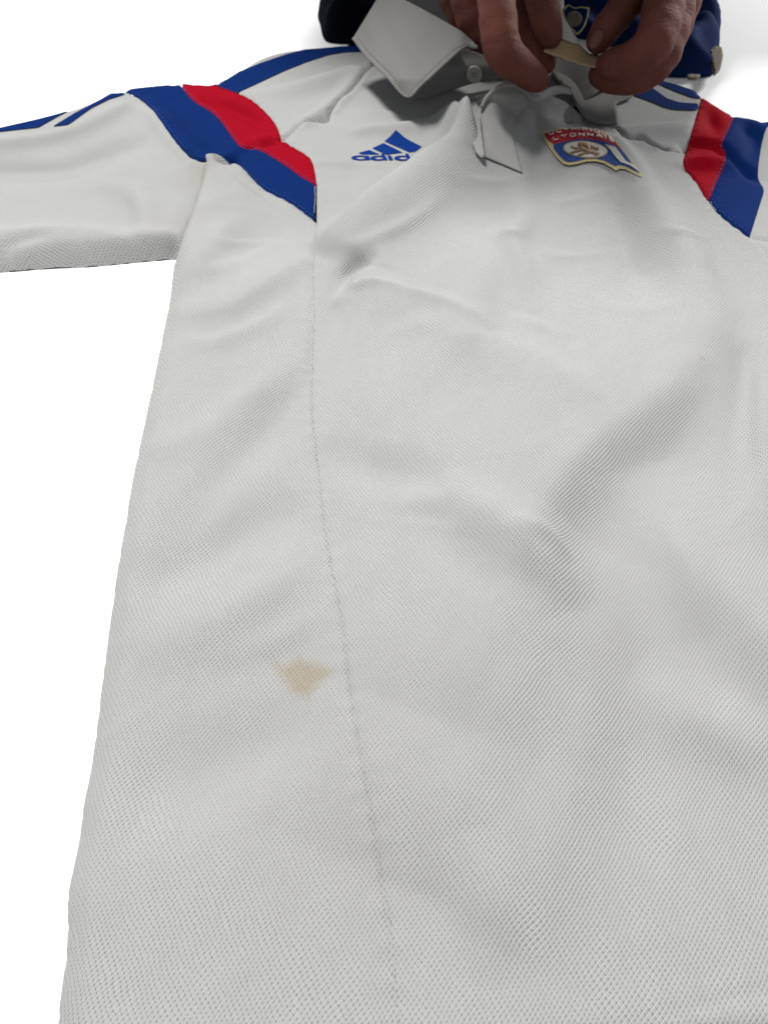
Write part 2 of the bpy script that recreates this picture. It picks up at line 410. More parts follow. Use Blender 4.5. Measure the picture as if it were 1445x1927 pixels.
def knit(name, col, px=0.0011, py=0.00142, hole=0.42, bump=0.66, sheen=0.0, stain=False, rough=0.75):
    """knitted mesh: staggered eyelets between wales, in uv metres"""
    m, nt, b = new_mat(name); L = nt.links
    uv = N(nt, 'ShaderNodeUVMap'); uv.uv_map = 'UVMap'
    wob = N(nt, 'ShaderNodeTexNoise'); wob.inputs['Scale'].default_value = 260; wob.inputs['Detail'].default_value = 2
    L.new(uv.outputs[0], wob.inputs['Vector'])
    w2 = N(nt, 'ShaderNodeTexNoise'); w2.inputs['Scale'].default_value = 22; L.new(uv.outputs[0], w2.inputs['Vector'])
    sep = N(nt, 'ShaderNodeSeparateXYZ'); L.new(uv.outputs[0], sep.inputs[0])
    dx = math_n(nt, 'MULTIPLY', math_n(nt, 'SUBTRACT', wob.outputs['Fac'], .5), .0009)
    dx2 = math_n(nt, 'MULTIPLY', math_n(nt, 'SUBTRACT', w2.outputs['Fac'], .5), .011)
    x = math_n(nt, 'ADD', math_n(nt, 'ADD', sep.outputs[0], dx), dx2)
    x = math_n(nt, 'SUBTRACT', x, math_n(nt, 'MULTIPLY', sep.outputs[1], .22))      # the wales lean
    y = math_n(nt, 'ADD', sep.outputs[1], math_n(nt, 'MULTIPLY', dx, 1.3))
    cx = math_n(nt, 'COSINE', math_n(nt, 'MULTIPLY', x, 2 * math.pi / (2 * px)))
    cy = math_n(nt, 'COSINE', math_n(nt, 'MULTIPLY', y, 2 * math.pi / (2 * py)))
    pr = math_n(nt, 'MULTIPLY', cx, cy)
    pr = math_n(nt, 'MULTIPLY', pr, math_n(nt, 'ABSOLUTE', cx))     # staggered upright eyelets
    hl = N(nt, 'ShaderNodeMapRange', interpolation_type='SMOOTHSTEP'); L.new(pr, hl.inputs[0])
    hl.inputs[1].default_value = .25; hl.inputs[2].default_value = 1.0
    # stitch loops: little slanted threads
    th = math_n(nt, 'SINE', math_n(nt, 'ADD', math_n(nt, 'MULTIPLY', x, 2 * math.pi / px), math_n(nt, 'MULTIPLY', math_n(nt, 'SINE', math_n(nt, 'MULTIPLY', y, 2 * math.pi / py)), 1.3)))
    fine = N(nt, 'ShaderNodeTexNoise'); fine.inputs['Scale'].default_value = 2600; fine.inputs['Detail'].default_value = 1; L.new(uv.outputs[0], fine.inputs['Vector'])
    hgt = math_n(nt, 'ADD', math_n(nt, 'MULTIPLY', hl.outputs[0], -1.0), math_n(nt, 'MULTIPLY', th, .28))
    hgt = math_n(nt, 'ADD', hgt, math_n(nt, 'MULTIPLY', fine.outputs['Fac'], .5))
    rib = math_n(nt, 'COSINE', math_n(nt, 'ADD', math_n(nt, 'MULTIPLY', x, math.pi / px), math_n(nt, 'MULTIPLY', y, -math.pi / py)))      # diagonal ribs
    hgt = math_n(nt, 'SUBTRACT', hgt, math_n(nt, 'MULTIPLY', rib, .24))
    bp = N(nt, 'ShaderNodeBump'); bp.inputs['Strength'].default_value = bump; bp.inputs['Distance'].default_value = .0006
    L.new(hgt, bp.inputs['Height']); L.new(bp.outputs[0], b.inputs['Normal'])
    big = N(nt, 'ShaderNodeTexNoise'); big.inputs['Scale'].default_value = 9; big.inputs['Detail'].default_value = 4; L.new(uv.outputs[0], big.inputs['Vector'])
    c0 = mixc(nt, big.outputs['Fac'], tuple(.95 * k for k in col), tuple(min(1, 1.05 * k) for k in col))
    uneven = N(nt, 'ShaderNodeTexNoise'); uneven.inputs['Scale'].default_value = 170; uneven.inputs['Detail'].default_value = 3; L.new(uv.outputs[0], uneven.inputs['Vector'])
    slow = N(nt, 'ShaderNodeTexNoise'); slow.inputs['Scale'].default_value = 16; slow.inputs['Detail'].default_value = 2; L.new(uv.outputs[0], slow.inputs['Vector'])
    ue = math_n(nt, 'MULTIPLY', math_n(nt, 'MULTIPLY', uneven.outputs['Fac'], slow.outputs['Fac']), 4 * hole)
    c1 = mixc(nt, math_n(nt, 'MULTIPLY', hl.outputs[0], ue), c0, tuple(k * .38 for k in col))  # shade inside the eyelets, painted into the colour
    c1 = mixc(nt, math_n(nt, 'MULTIPLY', math_n(nt, 'MAXIMUM', th, 0.0), .22), c1, tuple(min(1, k * 1.3) for k in col))  # highlights on the threads, painted as a lighter colour
    if stain:
        at = N(nt, 'ShaderNodeAttribute'); at.attribute_name = 'stain'
        sn = N(nt, 'ShaderNodeTexNoise'); sn.inputs['Scale'].default_value = 420; sn.inputs['Detail'].default_value = 3; L.new(uv.outputs[0], sn.inputs['Vector'])
        sm = N(nt, 'ShaderNodeSeparateColor'); L.new(at.outputs['Color'], sm.inputs[0])
        f = math_n(nt, 'ADD', sm.outputs[0], math_n(nt, 'MULTIPLY', math_n(nt, 'SUBTRACT', sn.outputs['Fac'], .5), .38))
        mr = N(nt, 'ShaderNodeMapRange', interpolation_type='SMOOTHSTEP'); L.new(f, mr.inputs[0]); mr.inputs[1].default_value = .22; mr.inputs[2].default_value = 1.15
        tint = mixc(nt, 1.0, c1, c1); tn = tint.node; tn.blend_type = 'MULTIPLY'; tn.inputs[7].default_value = (.87, .76, .60, 1)
        for l in list(tn.inputs[7].links): L.remove(l)
        c1 = mixc(nt, mr.outputs[0], c1, tint)
        t2 = mixc(nt, 1.0, c1, c1); n2 = t2.node; n2.blend_type = 'MULTIPLY'
        for l in list(n2.inputs[7].links): L.remove(l)
        n2.inputs[7].default_value = (.86, .82, .70, 1)
        c1 = mixc(nt, sm.outputs[1], c1, t2)
    L.new(c1, b.inputs['Base Color']); b.inputs['Roughness'].default_value = rough
    b.inputs['Sheen Weight'].default_value = sheen; b.inputs['Sheen Roughness'].default_value = .4
    b.inputs['Specular IOR Level'].default_value = .06
    return m
def plain(name, col, rough=.7, scale=900, bump=.2, dist=.0003, var=.12, sheen=0.0, spec=.3, coord='Object'):
    m, nt, b = new_mat(name); L = nt.links
    tc = N(nt, 'ShaderNodeTexCoord'); n1 = N(nt, 'ShaderNodeTexNoise'); n1.inputs['Scale'].default_value = scale; n1.inputs['Detail'].default_value = 3
    L.new(tc.outputs[coord], n1.inputs['Vector'])
    n2 = N(nt, 'ShaderNodeTexNoise'); n2.inputs['Scale'].default_value = scale / 20; n2.inputs['Detail'].default_value = 4; L.new(tc.outputs[coord], n2.inputs['Vector'])
    f = math_n(nt, 'ADD', math_n(nt, 'MULTIPLY', n1.outputs['Fac'], .5), math_n(nt, 'MULTIPLY', n2.outputs['Fac'], .5))
    L.new(mixc(nt, f, tuple(k * (1 - var) for k in col), tuple(min(1, k * (1 + var)) for k in col)), b.inputs['Base Color'])
    bp = N(nt, 'ShaderNodeBump'); bp.inputs['Strength'].default_value = bump; bp.inputs['Distance'].default_value = dist
    L.new(n1.outputs['Fac'], bp.inputs['Height']); L.new(bp.outputs[0], b.inputs['Normal'])
    b.inputs['Roughness'].default_value = rough; b.inputs['Sheen Weight'].default_value = sheen; b.inputs['Specular IOR Level'].default_value = spec
    return m
WHITE = (.320, .321, .318)
M = dict(
    white=knit('white_mesh_knit', WHITE, stain=True),
    collar=plain('shaded_collar_twill', (.165, .162, .157), scale=1500, bump=.35, var=.07, sheen=.0, spec=.06),  # white collar with its shade put into a darker base colour
    blue=plain('royal_blue_tricot', (.0025, .015, .085), scale=1400, bump=.25, var=.15, sheen=.0, rough=.8, spec=.03),
    red=plain('red_tricot', (.22, .0015, .009), scale=1400, bump=.25, var=.15, sheen=.0, rough=.8, spec=.03),
    thread=plain('white_thread', (.40, .40, .39), scale=3000),
    blue_thread=plain('blue_thread', (.022, .055, .19), scale=3000),
    flock=plain('blue_flock_print', (.004, .024, .14), scale=1800, bump=.4, var=.25, sheen=.0, rough=.85, spec=.03),
    floor=plain('white_backdrop_paper', (.94, .94, .94), scale=60, bump=.0, var=.01, rough=.95, spec=.0),
    gold=plain('gold_embroidery', (.36, .30, .15), scale=2500, bump=.5, var=.25),
    crest_red=plain('crest_red_satin', (.26, .006, .016), scale=2500, bump=.5, var=.15, rough=.5),
    crest_blue=plain('crest_blue_satin', (.006, .036, .16), scale=2500, bump=.5, var=.15, rough=.5),
    crest_white=plain('crest_white_satin', (.42, .40, .37), scale=2500, bump=.5, var=.1, rough=.5),
    lion=plain('brown_embroidery', (.16, .095, .045), scale=2500, bump=.5, var=.3),
    navy=plain('navy_garment_cloth', (.0045, .015, .062), scale=900, bump=.4, var=.25, sheen=.0, rough=.85, spec=.05),
    black=plain('black_garment_cloth', (.0035, .004, .007), scale=500, bump=.4, var=.4, rough=.95, spec=.02),
    tag=plain('beige_card', (.34, .24, .13), scale=900, bump=.35, var=.3, rough=.85),
    beige=plain('beige_lining', (.13, .11, .085), scale=900, bump=.35, var=.2, rough=.85),
    button=plain('off_white_button', (.30, .29, .28), scale=200, bump=.03, var=.04, rough=.4, spec=.5),
)

# ------------------------------------------------------------------ floor
fl = bpy.data.meshes.new('floor'); s = 6
fl.from_pydata([(-s, -s, 0), (s, -s, 0), (s, s, 0), (-s, s, 0)], [], [(0, 1, 2, 3)]); fl.update()
link('floor', fl, M['floor'], kind='structure')

# ------------------------------------------------------------------ jersey
jersey = bpy.data.objects.new('jersey', None); C.objects.link(jersey); jersey.empty_display_size = .05
jersey['label'] = 'white polo football jersey with blue and red shoulder bands lying on white floor'; jersey['category'] = 'jersey'

# seams first, so that the cloth dips along them
for l, dep, w in ((SEAM, .00065, .0012), (SEAM_R, .0007, .0014), (YOKE, .0026, .0018), (YOKE_R, .0028, .0020), (B_UP, .0012, .0016), (B_UP2, .0012, .0016), (B_MID, .0007, .0013),
                  (B_LOW1, .0014, .0016), (B_LOW2, .0014, .0016), (R_UPL, .0012, .0016), (R_UPL2, .0012, .0016), (R_MID, .0007, .0013), (R_LOW, .0014, .0016)):
    q = castxy(l, 9); SEAMS_XY.append((q, dep, w))
HEM = [(110, 1990), (420, 1992), (760, 1985), (1100, 1945), (1300, 1898), (1445, 1864), (1700, 1830)]
SEAMS_XY.append((castxy(HEM, 15), .0004, .0014))
E = edge
e_left = edge('left', LEFT_EDGE, 14); e_seam = edge('seam', SEAM); e_arm = edge('arm', ARMPIT, 8)
low1, low2, mid, up, up2, top = edge('low1', B_LOW1), edge('low2', B_LOW2), edge('mid', B_MID), edge('up', B_UP), edge('up2', B_UP2), edge('top', B_TOP)
yoke, sh, yr, shr = edge('yoke', YOKE), edge('sh', SHOULDER), edge('yr', YOKE_R), edge('shr', SHOULDER_R)
rul, rul2, rmid, rlow, rright, rtop, rtop2 = (edge('rul', R_UPL), edge('rul2', R_UPL2), edge('rmid', R_MID), edge('rlow', R_LOW), edge('rright', R_RIGHT), edge('rtop', R_TOP), edge('rtop2', R_TOP2))
seam_r = edge('seam_r', SEAM_R, 12)
def g2(l): return arr([G(x, y, 0)[:2] for x, y in l])
def join(*a): return np.vstack(a)

arm_line = e_arm
def side_z(v, z):
    d = seg_dist(v, arm_line)[0]; k = np.clip(d / .009, 0, 1)
    far = np.clip(1 - (d - .009) / .05, 0, 1)
    return z + .0048 * np.sqrt(1 - (1 - k) ** 2) * far * far * (3 - 2 * far) + .0006 * far
i386 = int(np.argmin(np.hypot(*(low1 - castxy([(388, 300), (389, 300)], sm=False)[0]).T)))
side_poly = join(e_arm, e_left[1:], g2([(300, 2040), (520, 2040)]), e_seam[::-1], low2[::-1], low1[::-1][:len(low1) - i386])
side = drape('side_panel', side_poly, M['white'], jersey, spacing=.0024, zfun=side_z, label='white mesh knit side panel with a tan stain')

COLLAR_LINE = [(700, 120), (740, 132), (800, 138), (850, 142), (890, 146), (920, 150), (950, 156), (1005, 170), (1060, 190), (1101, 224)]
cl = edge('cl', COLLAR_LINE)
front_poly = join(e_seam[::-1], up2[::-1], yoke[1:], cl[1:], yr[1:], rul2[1:], rlow[1:], seam_r[1:], g2([(1500, 1990), (1100, 2025), (760, 2035)]))
front = drape('front_panel', front_poly, M['white'], jersey, spacing=.0024)
rside_poly = join(seam_r, g2([(2890, 1985), (2300, 1250), (1720, 545), (1560, 500)]))
drape('side_panel', rside_poly, M['white'], jersey, spacing=.005, rot=.1)
# shoulders
back_l = g2([(690, 76)]); 
yk_poly = join(up[::-1][:len(up) - 6], sh[2:], g2([(660, 78), (690, 80)]), yoke[::-1])
drape('shoulder_panel', yk_poly, M['white'], jersey, spacing=.0026, rot=.9)
def inner_edge(l, step=7): return edge('x%d' % len(_cache), l, step)
ykr_poly = join(yr, rul[::-1], shr[::-1], cast([1100], [170])[:, :2])
drape('shoulder_panel', ykr_poly, M['white'], jersey, spacing=.0028, rot=-.9)
# armhole bands
drape('red_band', join(up, up2[1:], mid[::-1][1:]), M['red'], jersey, spacing=.0024, lift=.0005, label='red satin armhole band')
drape('blue_band', join(mid, low2[::-1][1:], low1[::-1][1:], top[1:]), M['blue'], jersey, spacing=.0024, lift=.0004, label='royal blue armhole band')
drape('red_band', join(rul, rul2[1:], rmid[::-1], rtop[::-1]), M['red'], jersey, spacing=.0024, lift=.0005)
drape('blue_band', join(rmid, rlow[1:], rright[::-1], rtop2[::-1]), M['blue'], jersey, spacing=.0024, lift=.0004)
# sleeves
st, sb = edge('st', SLEEVE_TOP, 12), edge('sb', SLEEVE_BOT, 12)
under = castxy([(420, 325), (425, 380), (400, 440), (365, 480)], 10)
def sleeve_z(v, z):
    d, s, _, _ = seg_dist(v, arm_line); k = np.clip(1 - d / .012, 0, 1)
    b = inside(v, side_poly)
    return np.where(b, np.maximum(z - .004, .0008), z - .0018 * k)
j = i386
sleeve_poly = join(st, low1[1:j + 1], under, sb, g2([(-262, 400)]))
drape('sleeve', sleeve_poly, M['white'], jersey, spacing=.003, zfun=sleeve_z, rot=1.25, label='white knit sleeve with blue stripes along its top')
drape('sleeve', join(rright, g2([(1560, 500), (1720, 545), (2100, 560), (2160, 330), (1700, 240), (1460, 227)])), M['white'], jersey, spacing=.005, rot=-1.2)
# stripes sewn on shoulders and sleeve
def px_patch(name, px, mat, lift=.0008, sm=False, step=6, spacing=.002, parent=jersey, **kw):
    p = smooth(px, 4) if sm else arr(px)
    p = resample(p, step, True); q = cast(p[:, 0], p[:, 1])[:, :2]
    out = ~inside(q, SIL)
    if out.any(): q[out] = seg_dist(q[out], SIL, True)[3]
    return drape(name, q, mat, parent, lift=lift, spacing=spacing, **kw)
px_patch('blue_stripe', [(0 - 120, 264), (0, 238), (86, 218), (150, 199), (188, 186), (163, 193), (112, 219), (73, 241), (0, 249), (-120, 272)], M['blue'])
px_patch('blue_stripe', [(101, 239), (129, 236), (172, 205), (206, 188), (238, 178), (221, 170), (193, 187), (142, 214)], M['blue'])
px_patch('blue_stripe', [(400, 161), (429, 145), (493, 119), (541, 103), (580, 93), (625, 86), (690, 88), (690, 98), (650, 99), (620, 104), (579, 117), (536, 134), (493, 154), (446, 176)], M['blue'])
px_patch('blue_stripe', [(1190, 172), (1226, 166), (1253, 186), (1276, 194), (1315, 197), (1311, 209), (1270, 208), (1249, 203), (1226, 193), (1190, 180)], M['blue'])
px_patch('blue_stripe', [(1225, 152), (1240, 152), (1270, 160), (1299, 170), (1320, 177), (1318, 187), (1299, 184), (1270, 173), (1236, 158)], M['blue'])

# back layer of the jersey under everything
_t = np.roll(SIL, -1, 0) - np.roll(SIL, 1, 0); _t /= np.linalg.norm(_t, axis=1)[:, None] + 1e-12
_in = SIL + .006 * np.stack([-_t[:, 1], _t[:, 0]], -1)
if inside(_in, SIL).mean() < .5: _in = SIL - .006 * np.stack([-_t[:, 1], _t[:, 0]], -1)
bv, bf = fill(clean(_in[inside(_in, SIL)], .004), (), .02)
mesh('back_panel', np.c_[bv, np.full(len(bv), .0006)], bf, M['white'], jersey)

# stain, speck and grey rub marks as a colour attribute of the side panel and sleeve
STAIN = sil([(506, 1243), (535, 1250), (552, 1243), (562, 1234), (578, 1245), (604, 1250), (630, 1266), (604, 1290), (576, 1318), (546, 1304), (526, 1275)], .012)
GREY = [(330, 420, .02, .35), (375, 330, .02, .45), (700, 1420, .03, .10), (590, 1720, .05, .12), (690, 1640, .04, .15), (740, 1260, .02, .08)]
for o in [c for c in jersey.children if c.data and c.data.materials and c.data.materials[0] == M['white']]:
    n = len(o.data.vertices); co = np.empty(n * 3); o.data.vertices.foreach_get('co', co); P = co.reshape(-1, 3)[:, :2]
    d = seg_dist(P, STAIN, True)[0] * 1000; d = np.where(inside(P, STAIN), d, -d)
    r = np.clip(.54 + d / 8.5, 0, 1); g = np.zeros(n)
    for x, y, rad, a in GREY:
        c = G(x, y, .012)[:2]; g = np.maximum(g, a * np.exp(-((P - c) ** 2).sum(1) / rad ** 2))
    c = G(1318, 683, .016)[:2]; r = np.maximum(r, .8 * (((P - c) ** 2).sum(1) < .0016 ** 2))
    att = o.data.color_attributes.new('stain', 'FLOAT_COLOR', 'POINT')
    att.data.foreach_set('color', np.stack([r, g, np.zeros(n), np.ones(n)], -1).astype(np.float32).ravel())

# stitching
def off(line, d):
    t = np.gradient(line, axis=0); t /= np.linalg.norm(t, axis=1)[:, None] + 1e-12
    return line + d * np.stack([-t[:, 1], t[:, 0]], -1)
stitches('seam_stitching', [off(e_seam, .0013)], M['white'], jersey, r=.00017, jit=.0003, length=.0013, lift=.0001)
stitches('seam_stitching', [off(low2, .0018), off(low1, .0018), off(mid, .0016), off(rmid, -.0016), off(rlow, .0018)], M['blue_thread'], jersey, lift=.0007, length=.002, gap=.0014, r=.00036)
M['red_thread'] = plain('red_thread', (.27, .008, .016), scale=3000)
stitches('seam_stitching', [off(up, -.0018), off(up2, -.0018), off(rul, .0018), off(rul2, .0018)], M['red_thread'], jersey, lift=.0008, length=.002, gap=.0014, r=.00034)
tip = castxy([(593, 352), (593, 380), (591, 406)], 4)
stitches('seam_stitching', [tip], M['thread'], jersey, lift=.0007, length=.0024, gap=.0008, r=.0004)
stitches('seam_stitching', [castxy([(1337, 379), (1342, 389), (1350, 398)], 4)], M['thread'], jersey, lift=.0005, length=.002, gap=.0004, r=.0003, jit=.00003)

# ------------------------------------------------------------------ maker's logo: three bars and the word
def lg(x, y): return (640 + x / 8.03, 230 + y / 8.03)
logo = bpy.data.objects.new('chest_logo', None); C.objects.link(logo); logo.parent = jersey
logo['label'] = 'blue three bar logo with the word adidas, partly under a fold'
LZ = .0005
def base_xy(p, z=.0135): return arr([G(x, y, z)[:2] for x, y in p])
# laid out flat on the cloth: pixels to floor by one plane, then dropped on the folds
def logo_piece(name, px, holes=(), lift=LZ):
    q = resample(base_xy(px), .0009, True); hs = [resample(base_xy(h), .0009, True) for h in holes]
    return drape(name, q, M['flock'], logo, lift=lift, spacing=.0016, holes=hs)
_pz = float(H(G(735, 285, .0135)[None, :2])[0])
base_z = _pz
_lp = cast([668, 690, 700, 722, 744, 735], [300, 290, 280, 268, 254, 286]); _lc = np.linalg.lstsq(np.c_[np.ones(6), _lp[:, :2]], _lp[:, 2], rcond=None)[0]
def base_xy(p, z=None):
    out = []
    for x, y in p:
        q = G(x, y, base_z)
        for _ in range(12): q = G(x, y, float(_lc @ [1, q[0], q[1]]))
        out.append(q[:2])
    return arr(out)
logo_piece('bar', [lg(840, 172), lg(1235, 360), lg(1130, 445), lg(1040, 455), lg(670, 282)])
logo_piece('bar', [lg(655, 308), lg(945, 465), lg(740, 492), lg(700, 498), lg(485, 388)])
logo_piece('bar', [lg(440, 418), lg(600, 492), lg(330, 492), lg(278, 468)])
def ell(cx, cy, rx, ry, n=28, sk=0.0):
    return [lg(cx + rx * math.cos(t) + sk * ry * math.sin(t), cy + ry * math.sin(t)) for t in np.linspace(0, 2 * math.pi, n, endpoint=False)]
def letter_a(x):
    logo_piece('letter', ell(x + 130, 555, 132, 46), [ell(x + 138, 553, 66, 22)])
    logo_piece('letter', [lg(x + 205, 515), lg(x + 262, 515), lg(x + 285, 588), lg(x + 225, 592)], lift=LZ + .0001)
def letter_d(x):
    logo_piece('letter', ell(x + 125, 555, 125, 42), [ell(x + 138, 553, 62, 20)])
    logo_piece('letter', [lg(x + 165, 482), lg(x + 215, 482), lg(x + 268, 588), lg(x + 215, 592)], lift=LZ + .0001)
letter_a(172); letter_d(450)
logo_piece('letter', [lg(712, 510), lg(762, 508), lg(805, 588), lg(738, 590)])
letter_d(812); letter_a(1085)

# ------------------------------------------------------------------ crest patch
def cg(x, y): return (1000 + x / 6.283, 220 + y / 6.283)
crest = bpy.data.objects.new('crest_patch', None); C.objects.link(crest); crest.parent = jersey
crest['label'] = 'embroidered club crest with gold border, red top, lion in white oval'
OUT = [(105, 215), (200, 183), (330, 158), (480, 147), (620, 147), (760, 170), (860, 203), (960, 262), (1040, 370), (1130, 480), (1200, 580), (1260, 660), (1297, 735),
       (1200, 690), (1100, 640), (1030, 632), (990, 660), (940, 622), (850, 570), (750, 545), (640, 548), (540, 577), (440, 592), (370, 577), (300, 512), (230, 422), (150, 300)]
INN = [(138, 228), (220, 200), (340, 175), (480, 163), (620, 164), (750, 184), (850, 218), (945, 275), (1025, 380), (1115, 492), (1185, 592), (1240, 660), (1268, 695),
       (1190, 655), (1100, 606), (1025, 592), (985, 607), (945, 590), (855, 540), (750, 516), (640, 520), (540, 548), (445, 562), (388, 548), (320, 485), (255, 400), (180, 290)]
DIV = [(250, 352), (400, 315), (550, 293), (700, 293), (850, 320), (950, 350), (1035, 392)]
cbase = .0010
def cpatch(name, pts, mat, lift, sm=False, holes=()):
    def pr(l):
        p = resample([cg(*q) for q in l], 1.6, True); return cast(p[:, 0], p[:, 1])[:, :2]
    return drape(name, pr(pts), mat, crest, lift=cbase + lift, spacing=.0011, holes=[pr(h) for h in holes])
cpatch('gold_border', OUT, M['gold'], .0006)
iL = INN.index((255, 400)); red = INN[:8] + DIV[::-1] + [(180, 290)]
cpatch('red_field', red, M['crest_red'], .0010)
blue = DIV + INN[9:26]
cpatch('blue_field', blue, M['crest_blue'], .0010)
def cell(cx, cy, rx, ry, tilt=.08, n=36):
    return [(cx + rx * math.cos(t), cy + ry * math.sin(t) + tilt * rx * math.cos(t)) for t in np.linspace(0, 2 * math.pi, n, endpoint=False)]
cpatch('oval_rim', cell(628, 418, 262, 98), M['gold'], .0013)
cpatch('white_oval', cell(628, 418, 246, 88), M['crest_white'], .0016)
cpatch('white_stripe', [(850, 352), (980, 385), (1050, 480), (1100, 550), (1210, 610), (1272, 688), (1150, 603), (1040, 565), (980, 500), (920, 420)], M['crest_white'], .0014)
def cstroke(name, pts, wid, mat, lift, parent=crest):
    """a stitched stroke of even width on the crest"""
    p = smooth([cg(*q) for q in pts], 4) if len(pts) > 2 else arr([cg(*q) for q in pts]); p = resample(p, 1.5)
    t = np.gradient(p, axis=0); t /= np.linalg.norm(t, axis=1)[:, None] + 1e-9; n = np.stack([-t[:, 1], t[:, 0]], -1); w = wid / 6.283 / 2
    w = w * np.array([.6] + [1] * (len(p) - 2) + [.6])[:, None] if len(p) > 2 else w
    poly = np.vstack([p + n * w, (p - n * w)[::-1]]); q = cast(poly[:, 0], poly[:, 1])
    m = len(p); v = np.c_[q[:, :2], H(q[:, :2]) + cbase + lift]
    f = [(i, i + 1, 2 * m - 2 - i, 2 * m - 1 - i) for i in range(m - 1)]
    f = [tuple(reversed(k)) for k in f]
    o = mesh(name, v, f, mat, parent); md = o.modifiers.new('thickness', 'SOLIDIFY'); md.thickness = .0004; md.offset = 0
    return o
# lion rampant: body, head, tail, paws
for pts, w in (([(540, 372), (580, 365), (630, 372), (660, 400), (655, 440), (640, 475)], 46), ([(560, 400), (600, 420), (640, 440), (690, 455)], 40), ([(545, 412), (500, 410), (455, 388)], 22),
               ([(590, 430), (520, 450), (450, 465)], 22), ([(640, 455), (590, 480), (540, 492)], 24), ([(690, 455), (740, 470), (760, 495)], 24), ([(690, 450), (770, 470), (790, 482)], 16),
               ([(690, 420), (720, 395), (745, 420), (770, 400), (775, 435)], 22), ([(545, 372), (550, 385), (590, 380)], 20), ([(690, 372), (705, 385), (690, 395)], 10)):
    cstroke('lion_stitch', pts, w, M['lion'], .0020)
# lettering on two arcs
TOPB = [(165, 268), (330, 222), (480, 206), (620, 208), (760, 232), (870, 275), (960, 345)]
BOTB = [(215, 335), (330, 298), (480, 275), (620, 268), (760, 280), (870, 305), (985, 358)]
def arc(pts):
    p = smooth(pts, 8); d = np.r_[0, np.cumsum(np.hypot(*np.diff(p, axis=0).T))]; d /= d[-1]
    return lambda t: arr([np.interp(t, d, p[:, 0]), np.interp(t, d, p[:, 1])])
GLY = {'O': [[(.1, .5), (.25, .95), (.5, 1), (.75, .95), (.9, .5), (.75, .05), (.5, 0), (.25, .05), (.1, .5)]], 'L': [[(.2, 1), (.2, 0)], [(.2, 0), (.85, 0)]],
       'Y': [[(.1, 1), (.5, .5)], [(.9, 1), (.5, .5)], [(.5, .5), (.5, 0)]], 'M': [[(.08, 0), (.15, 1)], [(.15, 1), (.5, .35)], [(.5, .35), (.85, 1)], [(.85, 1), (.92, 0)]],
       'P': [[(.2, 0), (.2, 1)], [(.2, 1), (.7, 1), (.88, .75), (.7, .5), (.2, .5)]], 'I': [[(.5, 0), (.5, 1)]],
       'Q': [[(.1, .5), (.25, .95), (.5, 1), (.75, .95), (.9, .5), (.75, .05), (.5, 0), (.25, .05), (.1, .5)], [(.6, .25), (.95, -.05)]],
       'U': [[(.15, 1), (.15, .3), (.3, .03), (.5, 0), (.7, .03), (.85, .3), (.85, 1)]], 'E': [[(.2, 0), (.2, 1)], [(.2, 1), (.85, 1)], [(.2, .5), (.75, .5)], [(.2, 0), (.85, 0)]],
       'N': [[(.15, 0), (.15, 1)], [(.15, 1), (.85, 0)], [(.85, 0), (.85, 1)]], 'A': [[(.05, 0), (.5, 1)], [(.95, 0), (.5, 1)], [(.25, .35), (.75, .35)]],
       'S': [[(.85, .85), (.5, 1), (.15, .78), (.5, .52), (.85, .25), (.5, 0), (.12, .15)]]}
def word(txt, pts, up, hgt, t0, t1):
    a = arc(pts); n = len(txt); wide = [.55 if c == 'I' else 1.25 if c == 'M' else 1 for c in txt]; tot = sum(wide); x = 0
    for c, w in zip(txt, wide):
        for st_ in GLY[c]:
            P = []
            for gx, gy in st_:
                t = t0 + (t1 - t0) * (x + .08 * w + gx * .84 * w) / tot; q = a(t); P.append((q[0] + up[0] * gy * hgt, q[1] + up[1] * gy * hgt))
            cstroke('letter', P, 11, M['crest_white'], .0023)
        x += w
word('OLYMPIQUE', TOPB, (-.32, -1), 36, 0.02, 1.0)
word('LYONNAIS', BOTB, (-.32, -1), 34, 0.02, 1.0)

# ------------------------------------------------------------------ collar, placket and button: free-standing cloth by depth
def sheet(name, px, Zf, mat, parent=jersey, sp=5.0, solid=.0012, sm=False, rim=0.0, rimw=5.0, **kw):
    p = smooth(list(px) + [px[0]], 4)[:-1] if sm else arr(px)
    p = resample(p, sp * .8, True); v, f = fill(p, (), sp); f = f[:, ::-1]
    Z = arr([Zf(x, y) for x, y in v])
    if rim:
        d = seg_dist(v, p, True)[0]; Z = Z - rim * np.exp(-((d - rimw * .4) / rimw) ** 4)
    w = W(v[:, 0], v[:, 1], Z)
    uv = v * .0005
    return mesh(name, w, f, mat, parent, uv=uv, solid=solid, **kw)
def plane_z(a, b, c):
    """depth running linearly through three pixels with wished heights"""
    A = arr([[q[0], q[1], 1] for q in (a, b, c)]); z = arr([1 / wz(*q) for q in (a, b, c)]); s = np.linalg.solve(A, z)
    return lambda x, y: 1.0 / (s[0] * x + s[1] * y + s[2])
flap_p = plane_z((664, 72, .052), (768, 182, .040), (893, 88, .070))
def flapZ(x, y):
    c = ((x - 780) / 110) ** 2; k = math.exp(-((x - 888) / 16) ** 2)
    wv = .0009 * math.sin(x / 19 + y / 31) + .0006 * math.sin(x / 9 - y / 14)
    return flap_p(x, y) - .009 * math.exp(-c) * (1 if y < 150 else max(0, 1 - (y - 150) / 40)) + .009 * k + wv + .004 * math.exp(-((x - 680) / 18) ** 2)
FLAP = [(762, -60), (762, 0), (797, 18), (828, 35), (850, 48), (870, 60), (891, 79), (898, 90), (888, 89), (880, 86), (866, 93), (845, 112), (818, 137), (787, 166),
        (777, 179), (772, 182), (766, 183), (754, 175), (729, 145), (704, 120), (683, 98), (664, 72), (689, 31), (708, 0), (735, -60)]
sheet('collar_leaf', FLAP, flapZ, M['collar'], solid=.0016, rim=.0009, rimw=4, sp=4, label='pointed white collar leaf folded over')
